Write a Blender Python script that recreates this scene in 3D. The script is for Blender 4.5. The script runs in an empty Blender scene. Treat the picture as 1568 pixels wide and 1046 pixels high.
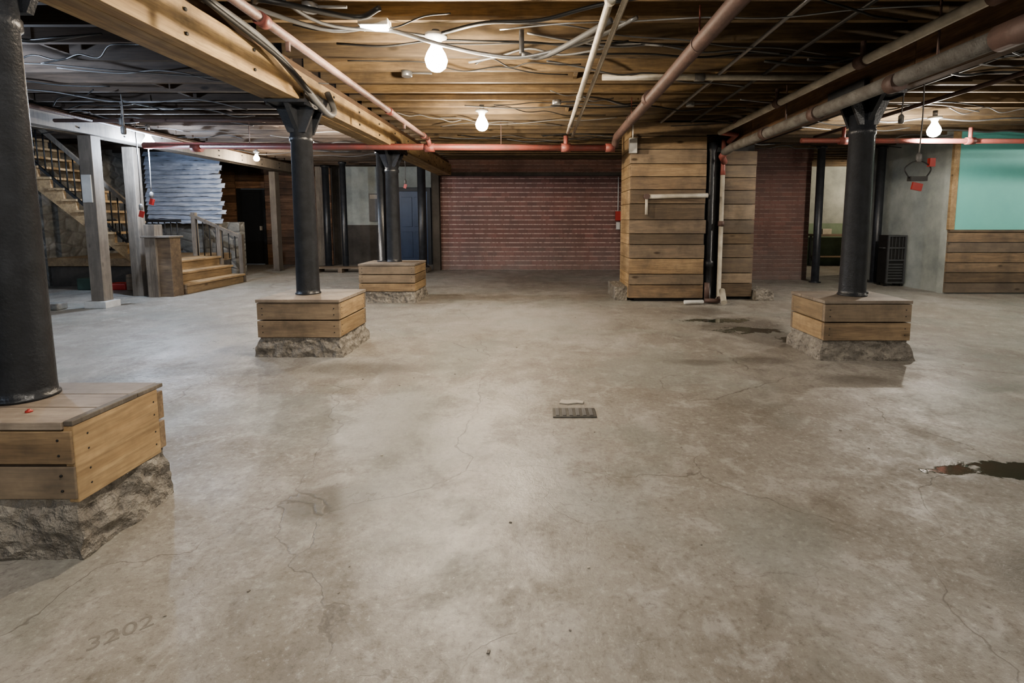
import bpy, bmesh, math, random
from mathutils import Vector, Matrix, noise
random.seed(7)
H=1.3
scene=bpy.context.scene
# ------------------------------------------------------------ node helpers
def new_mat(name):
    m=bpy.data.materials.new(name); m.use_nodes=True
    nt=m.node_tree; nt.nodes.clear()
    out=nt.nodes.new('ShaderNodeOutputMaterial'); b=nt.nodes.new('ShaderNodeBsdfPrincipled')
    nt.links.new(b.outputs[0],out.inputs[0])
    return m,nt,b
class N:
    def __init__(s,nt): s.nt=nt
    def set(s,sock,v):
        if hasattr(v,'is_output') : s.nt.links.new(v,sock)
        elif v is not None: sock.default_value=v
    def coord(s): return s.nt.nodes.new('ShaderNodeTexCoord').outputs['Object']
    def attr(s,n='tone'):
        a=s.nt.nodes.new('ShaderNodeAttribute'); a.attribute_name=n; return a.outputs['Fac']
    def mapping(s,vec,loc=(0,0,0),scale=(1,1,1),rot=(0,0,0)):
        n=s.nt.nodes.new('ShaderNodeMapping'); s.set(n.inputs[0],vec); s.set(n.inputs[1],loc); s.set(n.inputs[2],rot); s.set(n.inputs[3],scale); return n.outputs[0]
    def noise(s,vec,scale,detail=4,rough=.55,dist=0):
        n=s.nt.nodes.new('ShaderNodeTexNoise'); s.set(n.inputs['Vector'],vec); n.inputs['Scale'].default_value=scale
        n.inputs['Detail'].default_value=detail; n.inputs['Roughness'].default_value=rough; n.inputs['Distortion'].default_value=dist
        return n.outputs['Fac']
    def noisec(s,vec,scale,detail=2):
        n=s.nt.nodes.new('ShaderNodeTexNoise'); s.set(n.inputs['Vector'],vec); n.inputs['Scale'].default_value=scale
        n.inputs['Detail'].default_value=detail; return n.outputs['Color']
    def vor(s,vec,scale,feature='F1'):
        n=s.nt.nodes.new('ShaderNodeTexVoronoi'); n.feature=feature; s.set(n.inputs['Vector'],vec); n.inputs['Scale'].default_value=scale
        return n.outputs['Distance']
    def math(s,op,a,b=None,c=None,clamp=False):
        n=s.nt.nodes.new('ShaderNodeMath'); n.operation=op; n.use_clamp=clamp
        s.set(n.inputs[0],a)
        if b is not None: s.set(n.inputs[1],b)
        if c is not None: s.set(n.inputs[2],c)
        return n.outputs[0]
    def vmath(s,op,a,b=None):
        n=s.nt.nodes.new('ShaderNodeVectorMath'); n.operation=op; s.set(n.inputs[0],a)
        if b is not None: s.set(n.inputs[1],b)
        return n.outputs[0] if op not in('LENGTH','DISTANCE') else n.outputs['Value']
    def sep(s,v):
        n=s.nt.nodes.new('ShaderNodeSeparateXYZ'); s.set(n.inputs[0],v); return n.outputs
    def comb(s,x,y,z):
        n=s.nt.nodes.new('ShaderNodeCombineXYZ'); s.set(n.inputs[0],x); s.set(n.inputs[1],y); s.set(n.inputs[2],z); return n.outputs[0]
    def ramp(s,f,stops):
        n=s.nt.nodes.new('ShaderNodeValToRGB'); s.set(n.inputs[0],f)
        e=n.color_ramp.elements
        while len(e)<len(stops): e.new(.5)
        for i,(p,c) in enumerate(stops):
            e[i].position=p; e[i].color=(c[0],c[1],c[2],1) if isinstance(c,(tuple,list)) else (c,c,c,1)
        return n.outputs[0]
    def mix(s,f,a,b,blend='MIX'):
        n=s.nt.nodes.new('ShaderNodeMix'); n.data_type='RGBA'; n.blend_type=blend
        s.set(n.inputs[0],f)
        for k,v in ((6,a),(7,b)):
            if isinstance(v,(tuple,list)): v=(v[0],v[1],v[2],1)
            s.set(n.inputs[k],v)
        return n.outputs[2]
    def map(s,f,a,b,c=0,d=1):
        n=s.nt.nodes.new('ShaderNodeMapRange'); s.set(n.inputs[0],f)
        for i,v in enumerate((a,b,c,d)): n.inputs[i+1].default_value=v
        return n.outputs[0]
    def bump(s,h,strength=.3,dist=.01):
        n=s.nt.nodes.new('ShaderNodeBump'); s.set(n.inputs['Height'],h); n.inputs['Strength'].default_value=strength; n.inputs['Distance'].default_value=dist
        return n.outputs[0]

def simple(name,col,rough=.5,metal=0,var=.25,scale=6,bump=.1,spec=.5,col2=None,stretch=None):
    m,nt,b=new_mat(name); n=N(nt); c=n.coord()
    cm=n.mapping(c,scale=stretch) if stretch else c
    f=n.noise(cm,scale,5,.65)
    c2=col2 or tuple(x*(1-var) for x in col)
    colr=n.mix(n.map(f,.3,.7),c2,col)
    n.set(b.inputs['Base Color'],colr); b.inputs['Roughness'].default_value=rough; b.inputs['Metallic'].default_value=metal
    b.inputs['Specular IOR Level'].default_value=spec
    if bump>.12: n.set(b.inputs['Normal'],n.bump(n.noise(cm,scale*8,2),bump,.01))
    return m
def emis(name,col,st):
    m=bpy.data.materials.new(name); m.use_nodes=True; nt=m.node_tree; nt.nodes.clear()
    out=nt.nodes.new('ShaderNodeOutputMaterial'); e=nt.nodes.new('ShaderNodeEmission'); e.inputs[0].default_value=(*col,1); e.inputs[1].default_value=st
    nt.links.new(e.outputs[0],out.inputs[0])
    try: m.cycles.emission_sampling='NONE'
    except Exception: pass
    return m
def wood(name,dark,light,axis='x',rough=.6,knots=True,grime=.35,grey=0.0):
    m,nt,b=new_mat(name); n=N(nt); c=n.coord(); t=n.attr()
    off=n.comb(n.math('MULTIPLY',t,31.),n.math('MULTIPLY',t,17.),n.math('MULTIPLY',t,23.))
    cc=n.vmath('ADD',c,off)
    sc={'x':(1,13,13),'y':(13,1,13),'z':(13,13,1)}[axis]
    mp=n.mapping(cc,scale=sc)
    g=n.noise(mp,1.4,6,.6,.6)
    g2=n.noise(mp,7,2,.5)
    col=n.mix(n.map(g,.3,.7),dark,light)
    col=n.mix(n.math('MULTIPLY',n.map(g2,.45,.7),.45),col,tuple(x*.5 for x in dark))
    tv=n.map(t,0,1,.5,1.25)
    col=n.mix(1,col,n.comb(tv,tv,tv),'MULTIPLY')
    if grey:   # weathering: some boards silver-grey, chosen per board
        gt=n.math('FRACT',n.math('MULTIPLY',t,7.31)); L=sum(light)/3*.8
        col=n.mix(n.map(gt,.1,1,.1,grey),col,(L,L*.90,L*.78))
    if knots:
        sk={'x':(1.6,4,4),'y':(4,1.6,4),'z':(4,4,1.6)}[axis]
        k=n.vor(n.mapping(cc,scale=sk),1.0)
        col=n.mix(n.map(k,.05,.11,.85,0),col,tuple(x*.25 for x in dark))
    gr=n.map(n.noise(c,2.3,5,.7),.42,.68,0,grime)
    col=n.mix(gr,col,(.07,.058,.048))
    n.set(b.inputs['Base Color'],col); b.inputs['Roughness'].default_value=rough
    n.set(b.inputs['Normal'],n.bump(g,.25,.006))
    return m
# ------------------------------------------------------------ mesh builder
class MB:
    def __init__(s,name,mats): s.name=name; s.mats=mats; s.v=[];s.f=[];s.mi=[];s.t=[];s.sm=[]
    def box(s,c,sz,mat=0,tone=None,rot=None):
        if tone is None: tone=random.random()
        i=len(s.v); c=Vector(c)
        for x in(-.5,.5):
            for y in(-.5,.5):
                for z in(-.5,.5):
                    p=Vector((x*sz[0],y*sz[1],z*sz[2]))
                    if rot is not None: p=rot@p
                    s.v.append(c+p)
        for q in((0,1,3,2),(4,6,7,5),(0,4,5,1),(2,3,7,6),(0,2,6,4),(1,5,7,3)):
            s.f.append([i+k for k in q]); s.mi.append(mat); s.t.append(tone); s.sm.append(False)
    def bb(s,x0,x1,y0,y1,z0,z1,mat=0,tone=None,rot=None):
        s.box(((x0+x1)/2,(y0+y1)/2,(z0+z1)/2),(abs(x1-x0),abs(y1-y0),abs(z1-z0)),mat,tone,rot)
    def beam(s,p0,p1,w,h,mat=0,tone=None,up=(0,0,1)):
        p0=Vector(p0);p1=Vector(p1);d=p1-p0;L=d.length;d.normalize();u=Vector(up);sd=d.cross(u).normalized();u=sd.cross(d)
        R=Matrix((d,sd,u)).transposed()
        s.box((p0+p1)/2,(L,w,h),mat,tone,R)
    def tube(s,pts,r,mat=0,seg=12,tone=.5,cap=True,smooth=True):
        pts=[Vector(p) for p in pts]; n=len(pts)
        rs=r if isinstance(r,(list,tuple)) else [r]*n
        T=[]
        for i in range(n):
            a=pts[max(i-1,0)];b=pts[min(i+1,n-1)]; T.append((b-a).normalized())
        ref=Vector((0,0,1)) if abs(T[0].z)<.9 else Vector((1,0,0))
        u=T[0].cross(ref).normalized(); base=len(s.v)
        for i in range(n):
            u=(u-T[i]*u.dot(T[i])).normalized(); w=T[i].cross(u)
            for k in range(seg):
                a=2*math.pi*k/seg; s.v.append(pts[i]+(u*math.cos(a)+w*math.sin(a))*rs[i])
        for i in range(n-1):
            for k in range(seg):
                k2=(k+1)%seg
                s.f.append([base+i*seg+k,base+i*seg+k2,base+(i+1)*seg+k2,base+(i+1)*seg+k]); s.mi.append(mat);s.t.append(tone);s.sm.append(smooth)
        if cap:
            s.f.append([base+k for k in reversed(range(seg))]);s.f.append([base+(n-1)*seg+k for k in range(seg)])
            s.mi+= [mat]*2; s.t+=[tone]*2; s.sm+=[False]*2
    def cable(s,pts,r,mat=0,seg=6,sub=6,tone=.5):
        P=[Vector(p) for p in pts]; P=[P[0]*2-P[1]]+P+[P[-1]*2-P[-2]]; out=[]
        for i in range(1,len(P)-2):
            for k in range(sub):
                t=k/sub; a,b,c,d=P[i-1],P[i],P[i+1],P[i+2]
                out.append(.5*((2*b)+(c-a)*t+(2*a-5*b+4*c-d)*t*t+(3*b-a-3*c+d)*t**3))
        out.append(P[-2]); s.tube(out,r,mat,seg,tone)
    def lathe(s,c,prof,mat=0,seg=20,tone=.5):
        s.tube([(c[0],c[1],c[2]+z) for z,_ in prof],[r for _,r in prof],mat,seg,tone)
    def prism(s,poly,axis,a,b,mat=0,tone=.5):
        def mk(p,t): return {'y':(p[0],t,p[1]),'x':(t,p[0],p[1]),'z':(p[0],p[1],t)}[axis]
        i=len(s.v); n=len(poly); s.v+=[Vector(mk(p,a)) for p in poly]+[Vector(mk(p,b)) for p in poly]
        F=[list(range(i,i+n)),list(range(i+2*n-1,i+n-1,-1))]+[[i+k,i+n+k,i+n+(k+1)%n,i+(k+1)%n] for k in range(n)]
        for f in F: s.f.append(f);s.mi.append(mat);s.t.append(tone);s.sm.append(False)
    def build(s,parent=None,bevel=0):
        me=bpy.data.meshes.new(s.name)
        me.from_pydata(s.v,[],s.f)
        for m in s.mats: me.materials.append(m)
        me.polygons.foreach_set('material_index',s.mi); me.polygons.foreach_set('use_smooth',s.sm)
        a=me.attributes.new('tone','FLOAT','FACE'); a.data.foreach_set('value',s.t)
        me.update()
        bm=bmesh.new(); bm.from_mesh(me); bmesh.ops.recalc_face_normals(bm,faces=bm.faces); bm.to_mesh(me); bm.free()
        ob=bpy.data.objects.new(s.name,me); scene.collection.objects.link(ob)
        if bevel:
            md=ob.modifiers.new('bevel','BEVEL'); md.width=bevel; md.segments=2; md.limit_method='ANGLE'
        if parent: ob.parent=parent; ob.matrix_parent_inverse=parent.matrix_world.inverted()
        return ob
def empty(name,loc=(0,0,0)):
    e=bpy.data.objects.new(name,None); scene.collection.objects.link(e); e.location=loc; e.empty_display_size=.2
    bpy.context.view_layer.update(); return e
# ------------------------------------------------------------ materials
W_joist=wood('wood_joist',(.13,.085,.045),(.32,.225,.115),'x',.75,True,.55,.2)
W_joist_shaded=wood('wood_joist_shaded',(.05,.036,.026),(.125,.09,.065),'x',.8,True,.4)  # darker copy of the joist wood, shade away from the bulbs painted in
W_deck=wood('wood_deck',(.035,.025,.018),(.085,.057,.036),'y',.85,False,.5)
W_beam=wood('wood_beam',(.29,.185,.085),(.54,.39,.20),'y',.6,True,.55,.1)
W_beam_d=wood('wood_beam_dark',(.09,.052,.03),(.24,.145,.085),'y',.7,True,.5)
W_x=wood('wood_plank_x',(.20,.13,.07),(.45,.325,.19),'x',.65,True,.6,.55)
W_xg=wood('wood_plank_aged_x',(.14,.095,.06),(.34,.245,.15),'x',.65,True,.6,.5)
W_y=wood('wood_plank_y',(.31,.20,.095),(.58,.42,.23),'y',.6,True,.45,.2)
W_z=wood('wood_plank_z',(.13,.11,.09),(.30,.26,.21),'z',.7,True,.4,.5)
W_red=wood('wood_red_x',(.15,.08,.045),(.36,.21,.125),'x',.6,True,.5)
W_top=wood('wood_top_x',(.27,.215,.17),(.47,.39,.31),'x',.65,True,.6,.6)
M_steel=simple('painted_steel_black',(.034,.038,.046),.38,0,.5,9,.25,.6)
M_iron=simple('iron_black',(.02,.02,.02),.5)
M_pipered=simple('pipe_red',(.30,.085,.07),.5,0,.5,7,.2,col2=(.17,.08,.07))
M_branch=simple('pipe_branch_pinkish',(.32,.22,.195),.55,0,.5,7,.2,col2=(.18,.11,.09))
M_pipewhite=simple('pipe_offwhite',(.60,.57,.49),.5,0,.4,5,.2,col2=(.34,.31,.26))
M_pipegrey=simple('pipe_grey',(.24,.235,.23),.5,.2,.5,5,.2)
M_piperust=simple('pipe_rust',(.15,.095,.083),.6,.1,.5,6,.2,col2=(.09,.065,.057))
M_insul=simple('pipe_insulation',(.20,.195,.18),.85,0,.4,8,.5,col2=(.10,.088,.075))
M_conduit=simple('conduit_galv',(.40,.41,.42),.35,.6)
M_cableblk=simple('cable_black',(.025,.025,.025),.5)
M_cablegrey=simple('cable_grey',(.16,.16,.16),.5)
M_cablewhite=simple('cable_white',(.45,.45,.42),.5)
M_plastic=simple('plastic_white',(.7,.7,.68),.4)
M_redplastic=simple('plastic_red',(.48,.05,.04),.4)
M_bluedoor=simple('paint_blue_door',(.03,.052,.11),.4,0,.3,4)
M_teal=simple('paint_teal',(.23,.63,.57),.6,0,.15,2,.15,col2=(.20,.57,.53))
M_greywall=simple('wall_grey_plaster',(.42,.45,.43),.75,0,.5,2.0,.5,col2=(.24,.27,.26))
M_darkwall=simple('wall_dark',(.11,.10,.09),.85,0,.5,2,.5)
M_green=simple('paint_green',(.22,.30,.22),.7)
M_grate=simple('metal_plate',(.20,.20,.19),.45,.6,.4,12)
M_paper=simple('paper',(.5,.47,.42),.8)
M_stencil=simple('stencil_paint_worn',(.26,.245,.22),.6,0,.3,40,.1,col2=(.18,.17,.15))
M_sheet=simple('clapboard_bluegrey',(.52,.57,.67),.6,.0,.3,2.2,.6,col2=(.24,.28,.35),stretch=(1,1,7))
M_glassgreen=simple('junk_green',(.06,.10,.08),.5)
M_meshgrey=simple('mesh_panel_grey',(.10,.105,.11),.5,.3)

def stone_mat(name,a,b_,scale=3.2):
    m,nt,b=new_mat(name); n=N(nt); c=n.coord()
    e=n.vor(n.mapping(c,scale=(1,1,1.5)),scale,'DISTANCE_TO_EDGE'); f=n.noise(c,5,5,.7)
    col=n.mix(n.map(f,.3,.7),a,b_); col=n.mix(n.map(e,0,.08,.8,0),col,(.16,.15,.14))
    n.set(b.inputs['Base Color'],col); b.inputs['Roughness'].default_value=.85
    n.set(b.inputs['Normal'],n.bump(n.math('ADD',n.map(e,0,.15),f),.6,.03)); return m
M_stone=stone_mat('rubble_stone',(.12,.125,.115),(.27,.265,.245))
def concrete_rough():
    m,nt,b=new_mat('concrete_rough'); n=N(nt); c=n.coord()
    f=n.noise(c,7,7,.75); v=n.vor(c,22); g=n.noise(c,30,3,.7)
    col=n.ramp(f,[(.3,(.14,.13,.115)),(.5,(.29,.27,.24)),(.7,(.46,.43,.375))])
    col=n.mix(n.map(v,.1,.3,.5,0),col,(.09,.08,.075))
    n.set(b.inputs['Base Color'],col); b.inputs['Roughness'].default_value=.9
    n.set(b.inputs['Normal'],n.bump(n.math('ADD',n.math('ADD',f,g),v),.9,.03)); return m
M_conc=concrete_rough()

def brick_mat(name,c1,c2,mortar,row=.105,w=.36):
    m,nt,b=new_mat(name); n=N(nt); c=n.coord(); s=n.sep(c)
    vec=n.comb(s[0],s[2],0)
    t=nt.nodes.new('ShaderNodeTexBrick'); n.set(t.inputs['Vector'],vec)
    t.inputs['Color1'].default_value=(*c1,1);t.inputs['Color2'].default_value=(*c2,1);t.inputs['Mortar'].default_value=(*tuple(x*.75 for x in c1),1)
    t.inputs['Scale'].default_value=1; t.inputs['Mortar Size'].default_value=.009; t.inputs['Brick Width'].default_value=w; t.inputs['Row Height'].default_value=row
    t.inputs['Mortar Smooth'].default_value=.3
    fz=n.math('ABSOLUTE',n.math('SUBTRACT',n.math('FRACT',n.math('DIVIDE',s[2],row)),.5))
    bed=n.map(fz,.36,.44,0,1)
    br=n.noise(n.mapping(c,scale=(1,1,.25)),14,3,.7)
    f=n.noise(c,1.3,5,.65)
    bedm=n.math('MULTIPLY',bed,n.map(br,.38,.55,.3,1))
    col=n.mix(n.map(f,.35,.7,0,.45),t.outputs['Color'],(.13,.105,.10))
    col=n.mix(bedm,col,mortar)
    z=n.map(s[2],0,.9,.6,0); col=n.mix(n.math('MULTIPLY',z,n.noise(c,4,4)),col,(.33,.31,.29))
    n.set(b.inputs['Base Color'],col); b.inputs['Roughness'].default_value=.7
    n.set(b.inputs['Normal'],n.bump(n.math('SUBTRACT',n.noise(c,30,2),n.math('MULTIPLY',bed,1.2)),.6,.01)); return m
M_brick=brick_mat('brick_infill',(.25,.125,.11),(.17,.09,.08),(.55,.42,.38),.118,.23)
M_brick2=brick_mat('brick_dark',(.20,.10,.08),(.13,.07,.06),(.27,.20,.18),.09,.24)

def floor_mat():
    m,nt,b=new_mat('concrete_floor'); n=N(nt); c=n.coord(); s=n.sep(c)
    big=n.noise(c,.55,4,.55,.4); med=n.noise(c,2.4,7,.70,.3); fine=n.noise(c,34,5,.8); n3=n.noise(c,5.5,5,.68,.5); n1=n.noise(n.mapping(c,loc=(7,3,0)),.9,4,.55)
    col=n.ramp(big,[(.34,(.235,.215,.185)),(.5,(.30,.283,.252)),(.66,(.38,.372,.348))])
    col=n.mix(n.map(med,.50,.60,0,.5),col,(.19,.172,.147))
    col=n.mix(n.map(med,.44,.34,0,.5),col,(.47,.46,.43))
    col=n.mix(n.map(n3,.54,.62,0,.4),col,(.48,.47,.445))
    col=n.mix(n.map(n3,.44,.36,0,.4),col,(.165,.15,.13))
    col=n.mix(n.map(fine,.52,.70,0,.7),col,(.12,.11,.095))
    col=n.mix(n.map(fine,.44,.28,0,.6),col,(.62,.605,.57))
    col=n.mix(n.map(n1,.50,.60,0,.3),col,(.25,.28,.26))
    pit=n.vor(c,9); col=n.mix(n.math('MULTIPLY',n.map(pit,.03,.06,1,0),n.map(big,.5,.6)),col,(.09,.08,.07))
    nc=n.noisec(c,1.8,5)
    wob=n.vmath('ADD',c,n.vmath('MULTIPLY',nc,(.7,.7,0)))
    e1=n.vor(wob,.62,'DISTANCE_TO_EDGE')
    crm=n.math('MULTIPLY',n.map(e1,.0008,.0028,1,0),n.map(n1,.40,.50))
    wob2=n.vmath('ADD',c,n.vmath('MULTIPLY',nc,(.5,.5,0)))
    e2=n.vor(wob2,2.1,'DISTANCE_TO_EDGE')
    cr2=n.math('MULTIPLY',n.map(e2,.001,.005,.6,0),n.map(big,.49,.58))
    cr=n.math('MAXIMUM',crm,cr2)
    jy=n.math('ABSOLUTE',n.math('ADD',n.math('SUBTRACT',s[1],4.40),n.math('MULTIPLY',n.math('SUBTRACT',s[0],3.2),.42)))
    jm=n.math('MULTIPLY',n.map(jy,.004,.01,1,0),n.map(s[0],3.3,3.35))
    cr=n.math('MAXIMUM',n.math('MULTIPLY',cr,.85),jm)
    col=n.mix(n.math('MULTIPLY',cr,.6),col,(.09,.08,.07))
    def blob(cx,cy,rx,ry,soft=.25,nz=.9,src=None):
        p=n.vmath('MULTIPLY',n.vmath('SUBTRACT',n.comb(s[0],s[1],0),(cx,cy,0)),(1/rx,1/ry,0))
        d=n.math('ADD',n.vmath('LENGTH',p),n.math('MULTIPLY',n.math('SUBTRACT',src or med,.5),nz*2))
        return n.map(d,1-soft,1+.05,1,0)
    damp=blob(2.45,6.0,.62,.50,.3,1.2)
    for a in ((2.55,5.35,.42,.50,.3,1.2),(2.3,6.9,.4,.4,.3,1.2),(1.95,1.62,.40,.26,.4,.8),(2.35,2.44,.55,.16,.4,1.2),(2.1,4.45,.34,.14,.4,1.4),(-2.0,1.15,.5,.2,.4,1),(3.4,3.75,.55,.2,.4,1.),(-1.55,4.2,.6,.22,.5,.8),(2.6,3.9,.35,.16,.5,1),(-1.0,2.15,.22,.16,.3,1.3),(1.5,4.4,.3,.12,.4,1.3)):
        damp=n.math('MAXIMUM',damp,n.math('MULTIPLY',blob(*a),.75))
    pud=n.math('MAXIMUM',blob(2.15,2.44,.14,.05,.1,1.2,n3),blob(2.50,2.44,.26,.09,.1,1.6,n3))
    pud=n.math('MAXIMUM',pud,blob(2.45,5.70,.34,.14,.1,1.5,n3))
    pud=n.math('MAXIMUM',pud,blob(2.3,6.25,.42,.12,.1,1.5,n3))
    pud=n.math('MAXIMUM',pud,blob(2.75,5.2,.18,.16,.1,1.5,n3))
    col=n.mix(n.math('MULTIPLY',damp,.6),col,(.10,.09,.075))
    col=n.mix(n.math('MULTIPLY',pud,.85),col,(.035,.045,.03))
    pale_glare=n.math('MAXIMUM',blob(-.2,6.4,1.6,1.4,.8,.9),n.math('MAXIMUM',blob(-1.05,3.0,.28,.7,.5,.7),blob(-.3,2.5,.6,1.6,.7,1.3)))  # light reflections painted as paler, glossier floor, along with rubbed light concrete
    pale_glare=n.math('MAXIMUM',pale_glare,blob(-3.2,5.0,1.1,.8,.8,1.0))
    col=n.mix(n.math('MULTIPLY',pale_glare,n.map(n3,.35,.65,.38,.12)),col,(.58,.585,.58))
    n.set(b.inputs['Base Color'],col)
    r=n.map(med,.35,.65,.32,.58); r=n.math('SUBTRACT',r,n.math('MULTIPLY',pale_glare,.09)); r=n.math('ADD',r,n.map(fine,.4,.7,0,.14))
    r=n.math('MULTIPLY',r,n.math('SUBTRACT',1,n.math('MULTIPLY',damp,.35)))
    r=n.math('MULTIPLY',r,n.math('SUBTRACT',1,n.math('MULTIPLY',pud,.75)))
    n.set(b.inputs['Roughness'],r)
    hgt=n.math('ADD',n.math('MULTIPLY',fine,.5),n.math('MULTIPLY',med,1.2)); hgt=n.math('ADD',hgt,n.math('MULTIPLY',n3,.8)); hgt=n.math('SUBTRACT',hgt,n.math('MULTIPLY',cr,.5))
    hgt=n.math('MULTIPLY',hgt,n.math('SUBTRACT',1,pud))
    n.set(b.inputs['Normal'],n.bump(hgt,.35,.014))
    return m
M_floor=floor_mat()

# ------------------------------------------------------------ room shell
XL,XR,YF,YB=-12.5,12.5,-4.0,14.3
CZ=2.80      # underside of joists
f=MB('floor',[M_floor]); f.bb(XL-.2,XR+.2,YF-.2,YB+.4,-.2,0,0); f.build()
c=MB('ceiling',[W_deck])
x=XL-.2
while x<XR+.2:
    c.bb(x,x+.138,YF,YB+.4,3.04,3.10); x+=.14
c.build()
w=MB('wall_left',[M_stone]); w.bb(XL-.2,XL,YF-.2,YB+.2,0,3.04); w.build()
w=MB('wall_right',[M_greywall]); w.bb(XR,XR+.2,YF-.2,YB+.2,0,3.04); w.build()
w=MB('wall_front',[M_greywall]); w.bb(XL,XR,YF-.2,YF,0,3.04); w.build()
def boards(w,x0,x1,z0,z1,mat):
    z=z0
    while z<z1-.02:
        xx=x0; zt=min(z+.2,z1)
        while xx<x1-.01:
            xe=min(xx+random.uniform(1.2,2.2),x1)
            w.bb(xx+.003,xe-.003,YB-.04-random.random()*.01,YB-.001,z+.003,zt-.003,mat); xx=xe
        z=zt
w=MB('wall_back_west',[M_darkwall,W_red]); w.bb(XL,-8.79,YB,YB+.2,0,3.04,0); boards(w,-9.6,-8.80,0,3.03,1); w.build()
w=MB('wall_back_boarded',[M_darkwall,W_red]); w.bb(-7.96,-6.05,YB,YB+.2,0,3.04,0); boards(w,-7.96,-6.05,0,3.03,1); w.build()
w=MB('wall_back_over_door',[M_darkwall,W_red]); w.bb(-8.79,-7.96,YB,YB+.2,2.2,3.04,0); boards(w,-8.79,-7.96,2.2,3.03,1); w.build()
w=MB('wall_back_plaster',[M_greywall,M_darkwall]); w.bb(-6.05,-4.23,YB,YB+.2,0,3.04,1); w.bb(-5.7,-4.45,YB-.06,YB-.001,0,1.15,1); w.bb(-5.7,-4.45,YB-.05,YB-.001,1.15,3.03,0); w.build()
w=MB('wall_back_over_blue_door',[M_greywall]); w.bb(-4.23,-3.17,YB,YB+.2,2.23,3.04,0); w.build()
w=MB('wall_back_east',[M_greywall,M_green,M_darkwall]); w.bb(-3.17,XR,YB,YB+.2,0,3.04,2); w.bb(6.3,12,YB-.05,YB-.001,0,1.2,1); w.bb(6.3,12,YB-.05,YB-.001,1.2,3.03,0); w.build()
w=MB('wall_brick_infill',[M_brick,M_brick2,M_darkwall])
w.bb(-2.6,2.1,12.8,13.1,0,2.42,0)
w.bb(-2.6,4.6,12.66,13.1,2.50,3.04,1)
w.bb(-2.6,2.2,12.62,13.1,2.42,2.50,2,.2)
w.bb(-2.78,-2.6,12.62,YB,0,3.04,2); w.bb(2.1,3.6,12.66,13.1,0,2.5,1)
w.build()
w=MB('wall_brick_right',[M_brick2,M_brick]); w.bb(3.6,5.78,10.6,12.66,0,2.55,0); w.bb(3.6,5.78,10.55,12.6,2.55,3.04,0); w.build()
w=MB('wall_grey_partition',[M_greywall]); w.bb(7.15,7.35,8.72,11.6,0,3.04,0); w.build()
w=MB('wall_teal_panelled',[M_teal,W_xg,W_y,M_greywall])
w.bb(7.10,XR,8.60,8.72,0,3.04,3)
w.bb(7.22,XR,8.575,8.60,1.10,2.95,0)
z=.02
for i in range(6):
    xx=7.12
    while xx<XR:
        x1=min(xx+random.uniform(1.6,2.8),XR)
        w.bb(xx+.003,x1-.003,8.56-random.random()*.012,8.60,z+.005,z+.170,1); xx=x1
    z+=.178
w.bb(7.12,XR,8.54,8.60,z,z+.04,1,.3)
w.bb(7.10,7.20,8.55,8.60,1.13,2.95,2,.7)
w.build()

# ------------------------------------------------------------ joists
j=MB('ceiling_joists',[W_joist,W_joist_shaded])
y=-3.8
while y<YB:
    for (x0,x1,mt) in((XL,-6.4,1),(-6.45,-2.35,1),(-2.4,3.1,0),(3.05,XR,0)):
        if mt==0 and y<3.3: mt=1
        off=random.uniform(-.02,.02)
        yy=y+off+ (0.055 if x0 in(-6.45,3.05) else 0)
        j.bb(x0,x1,yy,yy+.05,CZ+random.uniform(-.015,.015),3.04,mt)
    y+=.405
for (bx) in (-4.4,.35,1.9,5.6):
    y=-3.8
    while y<YB-.5:
        if random.random()<.35: j.bb(bx,bx+.04,y+.06,y+.40,CZ+.03,3.0,0 if bx>-2 else 1)
        y+=.405
j.build()
def girder(x0,x1,z0,z1,y0,y1,mat,layers=3):
    g=MB('timber_girder',[mat,M_iron,W_beam_d]); wd=(x1-x0)/layers
    for i in range(layers):
        yy=y0
        while yy<y1:
            L=3.0 if yy>y0 else 1.9+i*.6
            ye=min(yy+L,y1); g.bb(x0+i*wd,x0+(i+1)*wd-.002,yy,ye-.003,z0+random.uniform(0,.006),z1,0,random.uniform(.45,.95)); yy=ye
    g.bb(x0+.06,x1-.06,y0,y1,z1,CZ-.018,2,.4)
    yy=y0+.4
    while yy<y1:
        for zz in(z0+.06,z1-.06): g.tube([(x1,yy,zz),(x1+.012,yy,zz)],.014,1,6)
        yy+=.75
    return g.build(bevel=.004)
girder(-2.60,-2.26,2.42,2.69,-3.9,12.55,W_beam)
girder(2.95,3.30,2.46,2.74,-3.9,10.4,W_beam_d)
girder(-6.75,-6.45,2.52,2.74,-3.9,14.0,W_z)
girder(8.6,8.9,2.5,2.74,-3.9,8.5,W_beam_d)
g=MB('header_board',[W_x]); g.bb(1.42,2.9,7.60,7.66,2.60,2.77,0,.3); g.build()

# ------------------------------------------------------------ plinths & columns
def plinth(name,x0,x1,y0,y1,h,fl,parent):
    bm=bmesh.new()
    bmesh.ops.create_cube(bm,size=1); bmesh.ops.subdivide_edges(bm,edges=bm.edges[:],cuts=18,use_grid_fill=True)
    cx,cy=(x0+x1)/2,(y0+y1)/2
    for v in bm.verts:
        t=v.co.z+.5
        k=1-t
        px=cx+v.co.x*((x1-x0)+2*fl*k); py=cy+v.co.y*((y1-y0)+2*fl*k); pz=t*h
        q=Vector((px*5,py*5,pz*7)); d=noise.noise_vector(q)*.022+noise.noise_vector(q*2.6)*.022
        if t<.01: d.z=0
        if t>.99: d*=0.25; d.z=0
        v.co=Vector((px+d.x,py+d.y,max(0,pz+d.z*.5)))
    me=bpy.data.meshes.new(name); bm.to_mesh(me); bm.free(); me.materials.append(M_conc)
    ob=bpy.data.objects.new(name,me); scene.collection.objects.link(ob); ob.parent=parent; ob.matrix_parent_inverse=parent.matrix_world.inverted()
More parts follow.
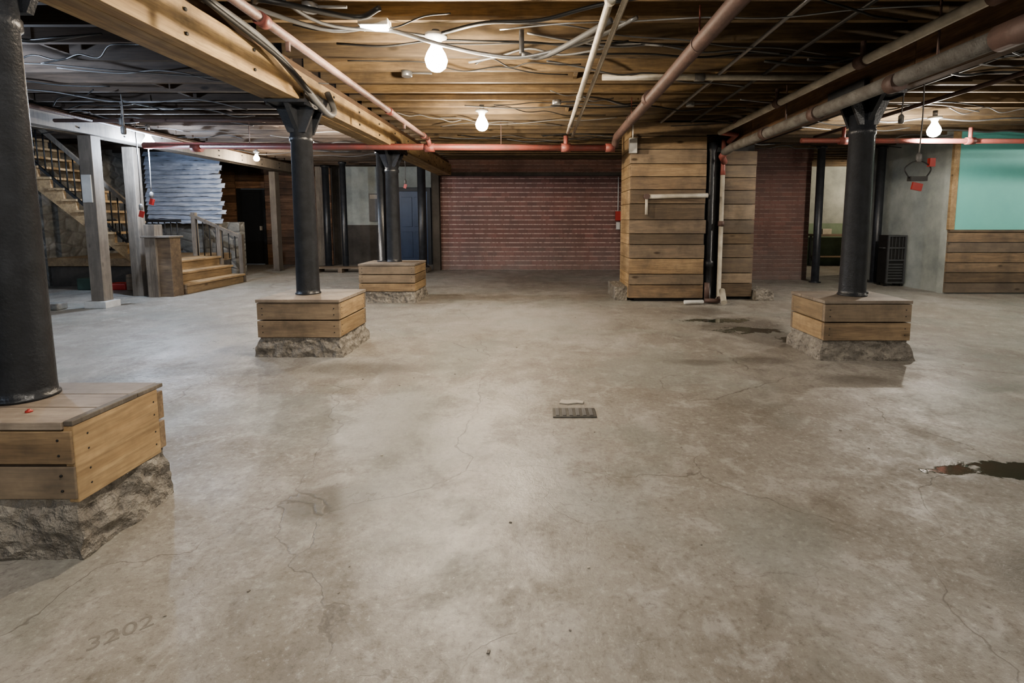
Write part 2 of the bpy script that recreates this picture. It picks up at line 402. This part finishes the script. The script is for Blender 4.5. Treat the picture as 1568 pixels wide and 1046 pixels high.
def column(x0,x1,y0,y1,zb,zt,cx,cy,r,ztop,style=0,fl=.04):
    e=empty('boxed_support_column',(cx,cy,0))
    plinth('concrete_plinth',x0+.01,x1-.01,y0+.01,y1-.01,zb,fl,e)
    b=MB('timber_box',[W_x,W_y,W_top,M_iron,W_z])
    hh=zt-zb-.03; n=3 if style==2 else 2; th=.035
    for i in range(n):
        za=zb+hh*i/n+.006; zc=zb+hh*(i+1)/n-.006
        b.bb(x0,x1,y0-random.random()*.008,y0+th,za,zc,0,random.uniform(.45,1)); b.bb(x0,x1,y1-th,y1,za,zc,0)
        if style!=1:
            b.bb(x0,x0+th,y0+th+.002,y1-th-.002,za,zc,1); b.bb(x1-th,x1,y0+th+.002,y1-th-.002,za,zc,1)
    if style==1:
        b.bb(x0,x0+th,y0+th,y1-th,zb,zb+hh,1,.8); b.bb(x1-th,x1+.002,y0+.002,y1-th,zb-.01,zb+hh+.012,1,.85)
        b.bb(x1-.03,x1+.004,y0,y0+.30,zb+hh+.012,zt+.002,4,.2); b.bb(x1-.03,x1+.003,y0+.303,y1,zb+hh+.012,zt,4,.6)
    k=3; 
    for i in range(k):
        ya=y0-.008+(y1-y0+.016)*i/k; yb=y0-.008+(y1-y0+.016)*(i+1)/k-.004
        b.bb(x0-.008,x1+(.006 if style!=1 else -.03),ya,yb,zt-.03,zt,2)
    for i in range(n):
        zc=zb+hh*(i+.5)/n
        for xx in(x0+.05,x1-.05):
            for dz in(-.03,.03): b.tube([(xx,y0-.010,zc+dz),(xx,y0+.01,zc+dz)],.006,3,6)
        for yy in(y0+.06,y1-.06):
            for dz in(-.03,.03): b.tube([(x1+.003,yy,zc+dz),(x1-.01,yy,zc+dz)],.006,3,6)
    b.build(e,bevel=.004)
    s=MB('steel_shaft',[M_steel]); L=ztop-zt
    prof=[(0,r*1.10),(.012,r*1.10),(.016,r*1.02),(.05,r),(L-.36,r*.90),(L-.35,r*1.0),(L-.31,r*1.0),(L-.30,r*.92),(L-.02,r*1.0)]
    s.lathe((cx,cy,zt),prof,0,32)
    s.bb(cx-.19,cx+.19,cy-.30,cy+.30,ztop-.03,ztop,0)
    s.prism([(cy-.28,ztop-.03),(cy+.28,ztop-.03),(cy+.07,ztop-.28),(cy-.07,ztop-.28)],'x',cx-.02,cx+.02,0)
    for yy in(cy-.10,cy+.07): s.prism([(cx-.19,ztop-.03),(cx+.19,ztop-.03),(cx+.085,ztop-.27),(cx-.085,ztop-.27)],'y',yy,yy+.03,0)
    for sx in(-1,1): s.bb(cx+sx*.18-.006,cx+sx*.18+.006,cy-.28,cy+.28,ztop-.05,ztop+.10,0)
    s.build(e)
    return e
e1=column(-2.50,-1.765,1.775,2.22,.235,.545,-2.205,2.04,.098,2.42,1,.025)
e2=column(-2.69,-1.91,4.58,5.28,.18,.55,-2.38,4.97,.110,2.42,0)
e3=column(-2.86,-1.98,7.65,8.40,.17,.61,-2.43,8.10,.115,2.42,2)
e4=column(2.62,3.42,4.46,5.06,.18,.56,3.08,4.80,.118,2.46,0)
def standpipe(name,x,y,r,z0,z1,mat,parent=None):
    p=MB(name,[mat]); p.lathe((x,y,z0),[(0,r*1.5),(.02,r*1.5),(.021,r),(z1-z0-.05,r),(z1-z0-.049,r*1.35),(z1-z0,r*1.35)],0,20); return p.build(parent)
standpipe('companion_pipe',-2.62,8.12,.065,.61,2.41,M_steel,e3)
standpipe('companion_pipe',3.25,4.93,.045,.56,2.45,M_steel,e4)
pp=empty('post_on_pad',(-2.95,12.2,0))
standpipe('steel_post',-2.95,12.25,.10,.12,2.79,M_steel,pp)
p=MB('concrete_pad',[M_conc]); p.bb(-3.2,-2.81,11.9,12.55,0,.12,0); p.build(pp,bevel=.02)
for q in((-5.95,13.7,.09),(5.72,10.15,.075),(-5.15,12.9,.075),(6.95,10.15,.08)):
    standpipe('steel_post',q[0],q[1],q[2],0,2.79,M_steel)

# ------------------------------------------------------------ clad pillar
cp=empty('plank_clad_pillar',(2.4,8.2,0))
b=MB('cladding',[W_x,W_xg,W_y,M_iron,M_conc])
b.bb(1.50,2.60,7.80,8.60,0,2.78,3); b.bb(2.62,3.44,8.02,8.60,0,2.5,3)
z=.05
while z<2.76:
    h=random.choice([.17,.2,.22,.25]); zt=min(z+h,2.78)
    if 2.78-zt<.08: zt=2.78
    yo=random.random()*.02
    b.bb(1.40+random.random()*.012,2.60-random.random()*.03,7.75-yo,7.80,z+.005,zt-.005,0 if random.random()<.7 else 1)
    b.bb(1.40,1.5,7.81,8.62,z+.003,zt-.003,2,.5+.5*random.random())
    if z<2.35: b.bb(2.88,3.44,7.93-random.random()*.018,7.97,z+.005,min(zt,2.48)-.005,1 if random.random()<.6 else 0)
    z=zt
b.bb(1.20,1.40,7.85,8.65,0,.22,4)
b.bb(3.46,3.75,7.8,8.5,0,.16,4)
b.build(cp,bevel=.003)
s=MB('recess_post',[M_steel,M_pipewhite,M_pipered,M_piperust,M_plastic])
s.lathe((2.70,7.87,.0),[(0,.09),(.03,.09),(.031,.068),(.55,.068),(.56,.085),(.64,.085),(.65,.068),(2.35,.068),(2.5,.11)],0,20)
s.lathe((2.86,7.80,0),[(0,.045),(.05,.045),(.051,.034),(2.0,.034)],1,16)
s.lathe((2.86,7.80,2.0),[(0,.04),(.1,.034),(.55,.034)],2,16)
s.lathe((2.86,7.80,1.2),[(0,.048),(.08,.048)],3,16)
s.tube([(1.62,7.70,1.66),(2.60,7.70,1.68)],.035,1,12); s.tube([(1.65,7.70,1.66),(1.65,7.70,1.38)],.022,1,12)
s.tube([(1.65,7.75,1.66),(1.65,7.66,1.66)],.045,3,12)
s.tube([(2.55,7.55,.05),(2.75,7.5,.05),(2.85,7.75,.05)],.035,3,10); s.tube([(2.2,7.42,.045),(2.5,7.46,.045)],.03,4,10)
s.tube([(2.60,7.6,.04),(2.60,7.6,.32)],.04,3,10); s.tube([(2.78,7.35,.05),(2.84,7.6,.2)],.045,1,10)
s.build(cp)
b=MB('wall_mounted_box',[M_plastic,M_redplastic]); b.bb(1.36,1.48,7.64,7.71,2.32,2.55,0); b.tube([(1.42,7.69,2.55),(1.42,7.69,2.75)],.012,0,8); b.build(cp,bevel=.01)
b=MB('fire_alarm_box',[M_redplastic,M_plastic]); b.bb(1.93,2.07,12.70,12.795,1.28,1.52,0); b.bb(1.95,2.05,12.70,12.73,1.05,1.24,1); b.tube([(2.0,12.76,1.52),(2.0,12.76,2.4)],.015,1,8); b.build(bevel=.006)

# ------------------------------------------------------------ doors
d=MB('door_1',[M_bluedoor,M_iron,M_paper]); 
d.bb(-4.12,-3.28,YB,YB+.06,.02,2.12,0); d.bb(-4.22,-4.12,YB-.04,YB+.1,0,2.22,1); d.bb(-3.28,-3.18,YB-.04,YB+.1,0,2.22,1); d.bb(-4.12,-3.28,YB-.04,YB+.1,2.12,2.22,1)
for z0,z1 in((.2,.95),(1.1,1.95)): 
    for x0 in(-4.03,-3.66): d.bb(x0,x0+.30,YB-.012,YB,z0,z1,0)
d.tube([(-3.38,YB,1.05),(-3.38,YB-.07,1.05)],.03,2,12); d.build(bevel=.004)
d=MB('door_2',[M_iron,M_cableblk,M_paper]); d.bb(-8.7,-8.05,YB,YB+.06,.02,2.1,0); d.bb(-8.78,-8.7,YB-.04,YB+.1,0,2.18,1); d.bb(-8.05,-7.97,YB-.04,YB+.1,0,2.18,1); d.bb(-8.7,-8.05,YB-.04,YB+.1,2.1,2.18,1); d.bb(-8.15,-8.10,YB-.05,YB,1.0,1.12,2); d.build()
for a in((-6.35,-6.15,13.95,14.2,2.79),(-4.55,-4.40,13.9,14.2,2.79),(-6.8,-6.65,12.4,12.6,2.5)):
    p=MB('timber_post',[W_z]); p.bb(a[0],a[1],a[2],a[3],0,a[4]); p.bb(a[0]-.02,a[1]+.02,a[2]-.02,a[3]+.02,0,.06); p.build(bevel=.006)
p=MB('notice_sign',[M_cablegrey,M_paper]); p.bb(-4.95,-4.65,YB-.085,YB-.062,1.25,2.05,0); p.bb(-4.92,-4.68,YB-.09,YB-.085,1.9,2.02,1); p.build()
p=MB('timber_pallet',[W_xg])
for i in range(3): p.bb(-5.6,-4.3,12.0+i*.15,12.1+i*.15,.10,.13)
for i in range(3): p.bb(-5.6+i*.6,-5.5+i*.6,12.0,12.4,0,.10)
p.build()
p=MB('workbench',[W_xg,M_meshgrey,M_pipewhite])
p.bb(7.7,9.4,13.6,14.15,.84,.90,0)
for xx in(7.74,9.32):
    for yy in(13.64,14.07): p.bb(xx,xx+.05,yy,yy+.05,0,.84,1)
p.bb(7.75,9.35,13.66,14.1,.25,.28,0); p.bb(7.9,8.15,13.75,13.95,.90,1.05,2); p.build(bevel=.004)

# ------------------------------------------------------------ staircase & landing
st=empty('timber_staircase',(-8,9,0))
b=MB('landing_and_steps',[W_xg,W_y,W_top,M_darkwall])
for i in range(3):
    x1=-6.20-.24*i; z1=.185*(i+1)
    b.bb(-7.1,x1,8.52,10.15,z1-.185+.002,z1-.04,1,.15+.1*i)
    b.bb(-7.1,x1+.03,8.50,10.17,z1-.038,z1,1,.8)
    for k in range(2): b.bb(-7.1,x1-.004,8.49,8.515,z1-.185+k*.085+.003,z1-.185+k*.085+.083,0)
b.bb(-9.6,-7.1,9.5,11.2,.40,.555,1,.4)
b.bb(-9.6,-7.1,9.55,11.15,0,.40,3)
b.build(st,bevel=.004)
b=MB('stair_flight',[W_y,W_beam,M_darkwall,W_x])
x0,z0,x1,z1=-7.05,.50,-9.55,2.78; ns=12
dx=(x1-x0)/ns; dz=(z1-z0)/ns
for yy in(8.62,9.44):
    pl=[(x0+.05,z0-.12)]
    for i in range(ns):
        pl.append((x0+dx*i,z0+dz*i+ .02)); pl.append((x0+dx*i,z0+dz*(i+1)-.02)) ; pl.append((x0+dx*(i+1),z0+dz*(i+1)-.02))
    pl.append((x1,z1-.30)); 
    b.prism(pl,'y',yy-.025,yy+.025,0,.85)
for i in range(ns):
    b.box((x0+dx*(i+.5)+.02,9.03,z0+dz*(i+1)),(abs(dx)+.05,.95,.04),0,.9)
b.build(st)
b=MB('railing',[M_iron,W_z,M_plastic])
up=(z1-z0)/(x1-x0)
def zr(xx): return z0+.95+(xx-x0)*up
xe=-8.95
b.beam((x0,8.60,zr(x0)),(xe,8.60,zr(xe)),.05,.06,1,.6)
b.beam((x0,8.60,zr(x0)-.72),(xe,8.60,zr(xe)-.72),.035,.04,0)
xx=x0-.08
while xx>xe:
    b.tube([(xx,8.60,zr(xx)-.03),(xx,8.60,zr(xx)-.70)],.011,0,6); xx-=.12
b.beam((-8.9,9.62,1.28),(-7.05,9.62,1.28),.05,.05,0); b.beam((-8.9,9.62,.72),(-7.05,9.62,.72),.04,.04,0)
for k in range(15): b.tube([(-8.8+k*.12,9.62,.72),(-8.8+k*.12,9.62,1.27)],.010,0,6)
b.bb(-7.32,-7.24,10.3,10.38,.555,1.45,2,.9)
b.beam((-7.25,10.2,1.40),(-6.25,10.2,.95),.05,.06,1,.5)
for xx,zt in((-7.2,1.45),(-6.7,1.2),(-6.25,1.0)): b.bb(xx-.04,xx+.04,10.18,10.26,0.0 if xx>-6.3 else .37,zt,1)
for k in range(7): b.tube([(-7.15+k*.13,10.21,.5),(-7.15+k*.13,10.21,1.36-k*.058)],.010,0,6)
b.build(st)
b=MB('newel_posts',[W_z,M_plastic,W_xg])
b.bb(-6.62,-6.44,8.18,8.36,0,1.22,0,.7); b.bb(-6.44,-6.22,8.22,8.46,0,1.0,2,.45); b.bb(-6.66,-6.18,8.15,8.48,1.0,1.03,0,.4)
b.bb(-6.66,-6.47,7.18,7.34,0,2.51,0,.95); b.bb(-6.72,-6.40,7.12,7.38,0,.10,1)
b.bb(-6.98,-6.80,8.30,8.46,.0,2.51,0,.75)
b.bb(-6.64,-6.50,7.16,7.18,1.55,1.95,1,.4)
b.build(st,bevel=.005)
w=MB('wall_stair_stone',[M_stone]); w.bb(XL,-9.7,9.6,9.8,0,3.04); w.bb(-9.8,-9.6,9.8,YB,0,3.04); w.bb(-9.6,-6.9,11.25,11.45,.0,1.25,0); w.build()
w=MB('rubble_curb',[M_stone]); w.bb(XL,-6.95,6.95,7.12,0,.10); w.build(bevel=.02)
# weathered clapboard siding: overlapping warped boards
bm=bmesh.new(); pitch=.098; rows=16; nx=60
for r_ in range(rows):
    x0_=-8.75+.05*noise.noise(Vector((r_*3.1,0,0))); x1_=-7.08+.14*noise.noise(Vector((r_*2.3,5,0)))
    zb_=1.22+r_*pitch; prev=None
    for k in range(nx+1):
        xx=x0_+(x1_-x0_)*k/nx
        wv=.020*noise.noise(Vector((xx*3,r_*7.7,0)))+.014*noise.noise(Vector((xx*11,r_*3.3,2)))
        out=.055+.03*noise.noise(Vector((xx*2.5,r_*4.1,9)))
        ta=[bm.verts.new((xx,10.998-out,zb_+wv)),bm.verts.new((xx,10.992,zb_+pitch+.005)),bm.verts.new((xx,10.99,zb_+wv+.012))]
        if prev:
            bm.faces.new((prev[0],ta[0],ta[1],prev[1])); bm.faces.new((prev[2],ta[2],ta[0],prev[0]))
        prev=ta
me=bpy.data.meshes.new('clapboard_siding'); bm.to_mesh(me); bm.free(); me.materials.append(M_sheet)
ob=bpy.data.objects.new('clapboard_siding',me); scene.collection.objects.link(ob)
bk=MB('backing',[M_darkwall]); bk.bb(-8.7,-7.14,11.0,11.04,1.24,2.79); bo=bk.build(ob)
b=MB('storage_clutter',[M_redplastic,W_xg,M_glassgreen,M_plastic])
b.bb(-8.6,-8.3,9.0,9.3,0,.22,2); b.bb(-8.1,-7.7,9.0,9.3,0,.12,0); b.bb(-7.6,-7.25,8.9,9.2,0,.3,1); b.build(st,bevel=.02)

b=MB('louvred_metal_cabinet',[M_iron,M_meshgrey])
b.bb(6.76,7.12,9.55,9.80,.06,1.0,0)
for a in((6.76,6.79,.06,1.0),(7.09,7.12,.06,1.0)): b.bb(a[0],a[1],9.52,9.55,a[2],a[3],1)
for zz in(.06,.5,.74,.97): b.bb(6.79,7.09,9.52,9.55,zz,zz+.03,1)
for k in range(6): b.bb(6.80,7.08,9.535,9.55,.14+k*.055,.17+k*.055,1)
for k in range(4): b.bb(6.84+k*.07,6.85+k*.07,9.535,9.55,.53,.97,1)
b.tube([(6.76,9.6,.75),(6.73,9.6,.75),(6.73,9.72,.75),(6.76,9.72,.75)],.012,1,6)
for xx in(6.79,7.09):
    for yy in(9.58,9.77): b.bb(xx-.02,xx+.02,yy-.02,yy+.02,0,.06,0)
b.build(bevel=.004)

# ------------------------------------------------------------ pipes
sp=empty('sprinkler_pipework',(0,7.55,2.4)); wp=empty('water_pipework',(1.5,5,2.6))
def coup(p,a,r,mat,ax,L=.08):
    d=Vector(ax).normalized()*L/2; a=Vector(a); p.tube([a-d,a+d],r,mat,14)
p=MB('branch_pipe',[M_branch,M_pipered,M_pipewhite]); 
p.tube([(-1.70,-2,2.52),(-1.68,7.40,2.50)],.030,0,14)
p.tube([(-1.68,7.42,2.50),(-1.68,7.5,2.46),(-1.68,7.52,2.40)],.036,1,14)
for yy in(3.1,5.6,7.2): coup(p,(-1.69,yy,2.505),.042,1,(0,1,0))
for yy in (3.4,6.2): p.tube([(-1.69,yy,2.50),(-1.69,yy,2.42)],.016,0,8)
p.build(sp)
p=MB('main_red_pipe',[M_pipered,M_piperust])
p.tube([(-6.0,7.55,2.42),(1.12,7.55,2.38)],.048,0,18)
for xx in(-5.2,-3.6,-1.68,.38,1.05): coup(p,(xx,7.55,2.385),.064,0,(1,0,0),.14)
p.tube([(.38,7.55,2.38),(.38,7.55,2.56)],.035,0,12)
for xx in(-4.4,-.6): p.tube([(xx,7.55,2.4),(xx,7.55,2.79)],.006,1,6)
p.build(sp)
p=MB('main_dark_pipe',[M_piperust,M_pipered])
p.tube([(1.12,-2,2.56),(1.12,7.35,2.52),(1.12,7.5,2.46),(1.12,7.54,2.40)],.055,0,18)
for yy in(2.5,5.2): coup(p,(1.12,yy,2.55),.072,0,(0,1,0),.12)
for yy in(3.6,6.2): p.tube([(1.12,yy,2.56),(1.12,yy,2.8)],.006,1,6); coup(p,(1.12,yy,2.54),.062,0,(0,1,0),.025)
p.build(sp)
p=MB('water_supply_pipes',[M_pipewhite,M_pipegrey])
p.tube([(.42,-2,2.60),(.40,7.38,2.58)],.026,0,12); p.tube([(.52,-2,2.63),(.50,7.9,2.61)],.020,0,12)
for yy in(3,5.3,6.9): coup(p,(.41,yy,2.59),.035,0,(0,1,0),.07)
p.tube([(.62,5.1,2.73),(2.85,5.1,2.73)],.03,0,14); coup(p,(1.6,5.1,2.73),.04,1,(1,0,0),.1)
p.build(wp)
p=MB('white_pipe',[M_pipewhite,M_pipered,M_piperust])
p.tube([(2.62,-2,2.60),(2.60,5.2,2.57),(2.58,7.2,2.55)],.038,0,14)
for yy in(2.9,4.1,5.5,6.6): coup(p,(2.60,yy,2.575),.054,2,(0,1,0),.1)
p.tube([(2.58,7.2,2.55),(2.86,7.3,2.54),(2.9,7.7,2.50)],.036,1,12)
p.tube([(2.58,5.5,2.56),(2.58,5.5,2.72)],.02,2,8); p.tube([(2.60,4.1,2.58),(2.60,4.1,2.73)],.02,2,8)
p.build(wp)
p=MB('insulated_drain_pipe',[M_insul,M_pipered,M_piperust])
p.tube([(2.76,-2,2.38),(2.75,2.7,2.38)],.062,0,18); p.tube([(2.75,2.7,2.38),(2.75,3.05,2.38)],.08,2,18)
p.tube([(2.74,3.05,2.38),(2.73,7.1,2.33),(2.73,7.4,2.30)],.058,0,18)
for yy in(3.9,5.0,6.1): coup(p,(2.735,yy,2.35),.072,2,(0,1,0),.10)
p.tube([(2.73,7.35,2.30),(2.73,7.5,2.25),(2.86,7.75,2.2)],.05,1,12)
for yy in(3.5,5.6): p.tube([(2.735,yy,2.35),(2.735,yy,2.79)],.008,2,6)
p.build(wp)
p=MB('right_run_pipe',[M_pipered,M_piperust])
p.tube([(3.7,7.1,2.42),(12,7.1,2.40)],.035,0,14); 
for xx in(4.3,6.1): coup(p,(xx,7.1,2.415),.05,0,(1,0,0),.12); p.tube([(xx,7.1,2.41),(xx,7.1,2.6)],.025,0,8)
p.tube([(4.6,3,2.7),(4.6,8.4,2.68)],.025,1,10)
p.build(sp)
p=MB('left_run_pipe',[M_piperust]); p.tube([(-5.9,2,2.62),(-5.9,9,2.6)],.028,0,10); p.tube([(-6.40,6.6,2.6),(-2.8,6.6,2.6)],.024,0,10); p.build(sp)

ec=empty('electrical_wiring',(0,4,2.75))
p=MB('cables_and_conduit',[M_cableblk,M_cablegrey,M_cablewhite,M_conduit])
p.cable([(-2.2,2.9,2.7),(-1.75,3.1,2.72),(-1.5,3.5,2.64),(-1.1,3.9,2.73),(-.85,4.03,2.74)],.012,1)
p.cable([(-2.2,3.2,2.76),(-1.6,3.7,2.68),(-1.2,3.8,2.72),(-.8,3.95,2.66),(-.45,4.0,2.60),(-.1,4.0,2.58),(.4,3.9,2.68),(.7,3.7,2.76)],.016,3)
p.cable([(-.8,4.0,2.75),(-.4,3.7,2.72),(0,3.6,2.70),(.5,3.4,2.74),(1.6,3.0,2.74)],.014,0)
p.cable([(-.15,4.0,2.78),(-.15,4.0,2.60)],.022,1); p.cable([(-.15,4.0,2.60),(.05,4.0,2.59),(.5,3.6,2.70)],.022,1)
p.cable([(-1.9,3.4,2.74),(-1.7,3.2,2.66),(-1.3,3.55,2.70),(-1.1,3.5,2.74)],.02,0)
p.cable([(-2.22,3.4,2.76),(-2.18,4.0,2.70),(-2.16,4.5,2.55),(-2.12,4.8,2.40),(-2.1,5.0,2.34),(-2.12,5.15,2.42),(-2.2,5.2,2.6)],.030,1,10)
p.cable([(-2.20,3.3,2.74),(-2.15,4.2,2.62),(-2.13,4.7,2.46),(-2.16,5.0,2.42)],.02,0,8)
for k in range(34):
    y0=random.uniform(2.2,9); a=random.uniform(-2,1.0); L=random.uniform(.8,3); dy=random.uniform(-.5,.8)
    m_=random.choice([0,0,0,1,1,3]); n_=6
    p.cable([(a+L*i/n_,y0+dy*i/n_+random.uniform(-.04,.04),2.78-random.uniform(.0,.07)) for i in range(n_+1)],random.choice([.006,.009]),m_)
for k in range(42):
    y0=random.uniform(2.2,10); a=random.uniform(1.3,7); L=random.uniform(.8,3.5); dy=random.uniform(-.6,.8)
    m_=random.choice([0,0,0,1,3]); n_=6
    p.cable([(a+L*i/n_,y0+dy*i/n_+random.uniform(-.04,.04),2.78-random.uniform(.0,.10)) for i in range(n_+1)],random.choice([.008,.013]),m_)
for k in range(24):
    y0=random.uniform(3.5,11); a=random.uniform(-10,-4); L=random.uniform(.8,3); dy=random.uniform(-.5,.8)
    n_=6
    p.cable([(a+L*i/n_,y0+dy*i/n_+random.uniform(-.04,.04),2.78-random.uniform(.0,.10)) for i in range(n_+1)],.007,random.choice([0,0,1,1]))
for xx in(1.35,1.75,2.2,3.6,4.1): p.tube([(xx,-1,2.76),(xx+.05,7.5 if xx<3 else 10,2.75)],.016,random.choice([0,1,3]),8)
p.build(ec)
for (x,y) in((-1.35,5.1),(.2,6.3),(-1.6,3.55),(1.9,6.4)):
    b=MB('junction_box',[M_conduit,M_cablegrey]); b.lathe((x,y,2.735),[(0,.05),(.005,.055),(.05,.055),(.054,.05)],0,8); b.tube([(x,y,2.77),(x+.25,y+.02,2.775)],.01,1,6); b.build(ec)

def cord(x,y,z1,z0,red=True,big=False):
    e=MB('hanging_pull_cord',[M_cableblk,M_redplastic,M_pipegrey,M_cablewhite])
    e.cable([(x,y,z1),(x+.01,y,(z0+z1)/2),(x,y,z0)],.007,2,6)
    e.lathe((x,y,z0-.10),[(0,.02),(.01,.028),(.08,.028),(.10,.012)],2,10)
    if big:
        e.bb(x-.09,x+.09,y-.03,y+.03,z0-.30,z0-.25,0); e.cable([(x-.09,y,z0-.27),(x-.14,y,z0-.16),(x,y,z0-.08),(x+.14,y,z0-.16),(x+.09,y,z0-.27)],.007,0)
        e.box((x,y,z0-.36),(.11,.02,.08),1,rot=Matrix.Rotation(.2,3,'Y')); e.box((x+.14,y,z0-.10),(.06,.04,.09),1)
    elif red: e.box((x,y,z0-.16),(.07,.015,.10),1,rot=Matrix.Rotation(.3,3,'Y'))
    e.build()
cord(4.1,5.4,2.79,2.02,True,True)
cord(3.95,5.5,2.79,2.45,False)
cord(-5.0,6.0,2.79,2.42,False); cord(-5.35,6.4,2.79,2.60,False); cord(-6.3,8.0,2.79,1.75,True); cord(-6.28,7.75,2.79,1.55,True); cord(-3.2,11.7,2.79,2.25,True)

# ------------------------------------------------------------ bulbs
BW=emis('bulb_warm',(1.0,.90,.74),60); BN=emis('bulb_white',(1.0,.95,.88),60); BC=emis('bulb_cool',(.82,.89,1.0),60)
def bulb(x,y,z,kind,P,r=.055):
    mat,colr={'w':(BW,(1.0,.84,.64)),'n':(BN,(1.0,.92,.81)),'c':(BC,(.66,.79,1.0))}[kind]
    e=empty('ceiling_light_bulb',(x,y,z))
    b=MB('glass_bulb',[mat]); b.lathe((x,y,z),[(-r,.006),(-r*.9,r*.45),(-r*.6,r*.82),(0,r),(r*.55,r*.82),(r*1.1,r*.5),(r*1.5,r*.36)],0,16); b.build(e)
    h=MB('lamp_holder',[M_plastic,M_conduit]); h.lathe((x,y,z+r*1.5),[(0,r*.45),(.03,r*.6),(.04,r*1.0),(.06,r*1.0)],0,14)
    h.tube([(x,y,z+r*1.5+.06),(x,y,2.79)],.03,1,10); h.build(e)
    l=bpy.data.lights.new('bulb_light','POINT'); l.energy=P; l.color=colr; l.shadow_soft_size=.035
    lo=bpy.data.objects.new('bulb_light',l); scene.collection.objects.link(lo); lo.location=(x,y,z-r-.04); bpy.context.view_layer.update(); lo.parent=e; lo.matrix_parent_inverse=e.matrix_world.inverted()
bulb(-.83,4.03,2.56,'w',120,.09); bulb(-.77,6.56,2.54,'w',135,.085); bulb(5.42,6.9,2.52,'n',130,.085); bulb(-3.75,8.1,2.56,'n',95,.065)
bulb(-6.05,10.6,2.60,'w',65,.06); bulb(-6.2,7.9,2.5,'c',140,.085)
bulb(-.8,1.0,2.58,'n',75); bulb(-.8,-1.6,2.58,'n',80); bulb(5.4,2.6,2.55,'n',85); bulb(-5.2,4.3,2.52,'c',95); bulb(5.4,-1.2,2.55,'n',60); bulb(-5,-1,2.55,'c',40)
bulb(9.4,12.6,2.6,'w',110); bulb(10.2,6.6,2.6,'n',110); bulb(-10.5,5.5,2.55,'c',40)
b=MB('emergency_light_fixture',[M_plastic,emis('fixture_glow',(1,.95,.85),14)]); b.box((-1.22,3.75,2.735),(.22,.10,.05),0); b.box((-1.22,3.75,2.70),(.19,.08,.02),1); b.build(ec,bevel=.008)

# ------------------------------------------------------------ floor bits
g=MB('floor_cleanout_plate',[M_grate,M_conc,M_cablegrey])
g.bb(.08,.37,3.12,3.27,0,.010,0)
for k in range(6): g.bb(.10+k*.045,.125+k*.045,3.135,3.255,.010,.014,2)
g.build(bevel=.002)
g=MB('plaster_fragment',[M_paper]); g.prism([(.13,3.37),(.19,3.35),(.26,3.37),(.30,3.36),(.31,3.40),(.25,3.43),(.20,3.42),(.15,3.43)],'z',0,.010,0); g.build(bevel=.003)
g=MB('red_bottle_cap',[M_redplastic]); g.lathe((-2.02,1.87,.545),[(0,.012),(.006,.012),(.008,.005),(.012,.005)],0,12); g.build(e1)
tc=bpy.data.curves.new('floor_stencil_marking','FONT'); tc.body='3202'; tc.size=.085; tc.extrude=.0004; tc.materials.append(M_stencil)
to=bpy.data.objects.new('floor_stencil_marking',tc); scene.collection.objects.link(to); to.location=(-1.38,1.36,.0004); to.rotation_euler=(0,0,math.radians(38))
g=MB('floor_debris',[M_conc,M_paper])
for k in range(110):
    x=random.uniform(-3,4.5); y=random.uniform(1.3,8); s_=random.uniform(.003,.008)
    if -2.8<x<-1.6 or 2.4<x<3.6: continue
    g.box((x,y,s_*.3),(s_*1.8,s_*1.2,s_*.6),random.choice([0,0,1]),rot=Matrix.Rotation(random.random()*3,3,'Z'))
g.build()

# ------------------------------------------------------------ camera, world
cam=bpy.data.cameras.new('camera'); co=bpy.data.objects.new('camera',cam); scene.collection.objects.link(co)
co.location=(0,0,H); co.rotation_euler=(math.radians(90-5.5),0,0)
cam.sensor_width=36; cam.lens=750/1568*36; cam.shift_x=-44/1568; cam.shift_y=-114/1568; cam.clip_start=.05
scene.camera=co
wd=bpy.data.worlds.new('world'); scene.world=wd; wd.use_nodes=True; wd.node_tree.nodes['Background'].inputs[0].default_value=(.5,.55,.6,1); wd.node_tree.nodes['Background'].inputs[1].default_value=.2
try: scene.view_settings.look='AgX - Medium High Contrast'
except Exception: pass
scene.view_settings.exposure=.38
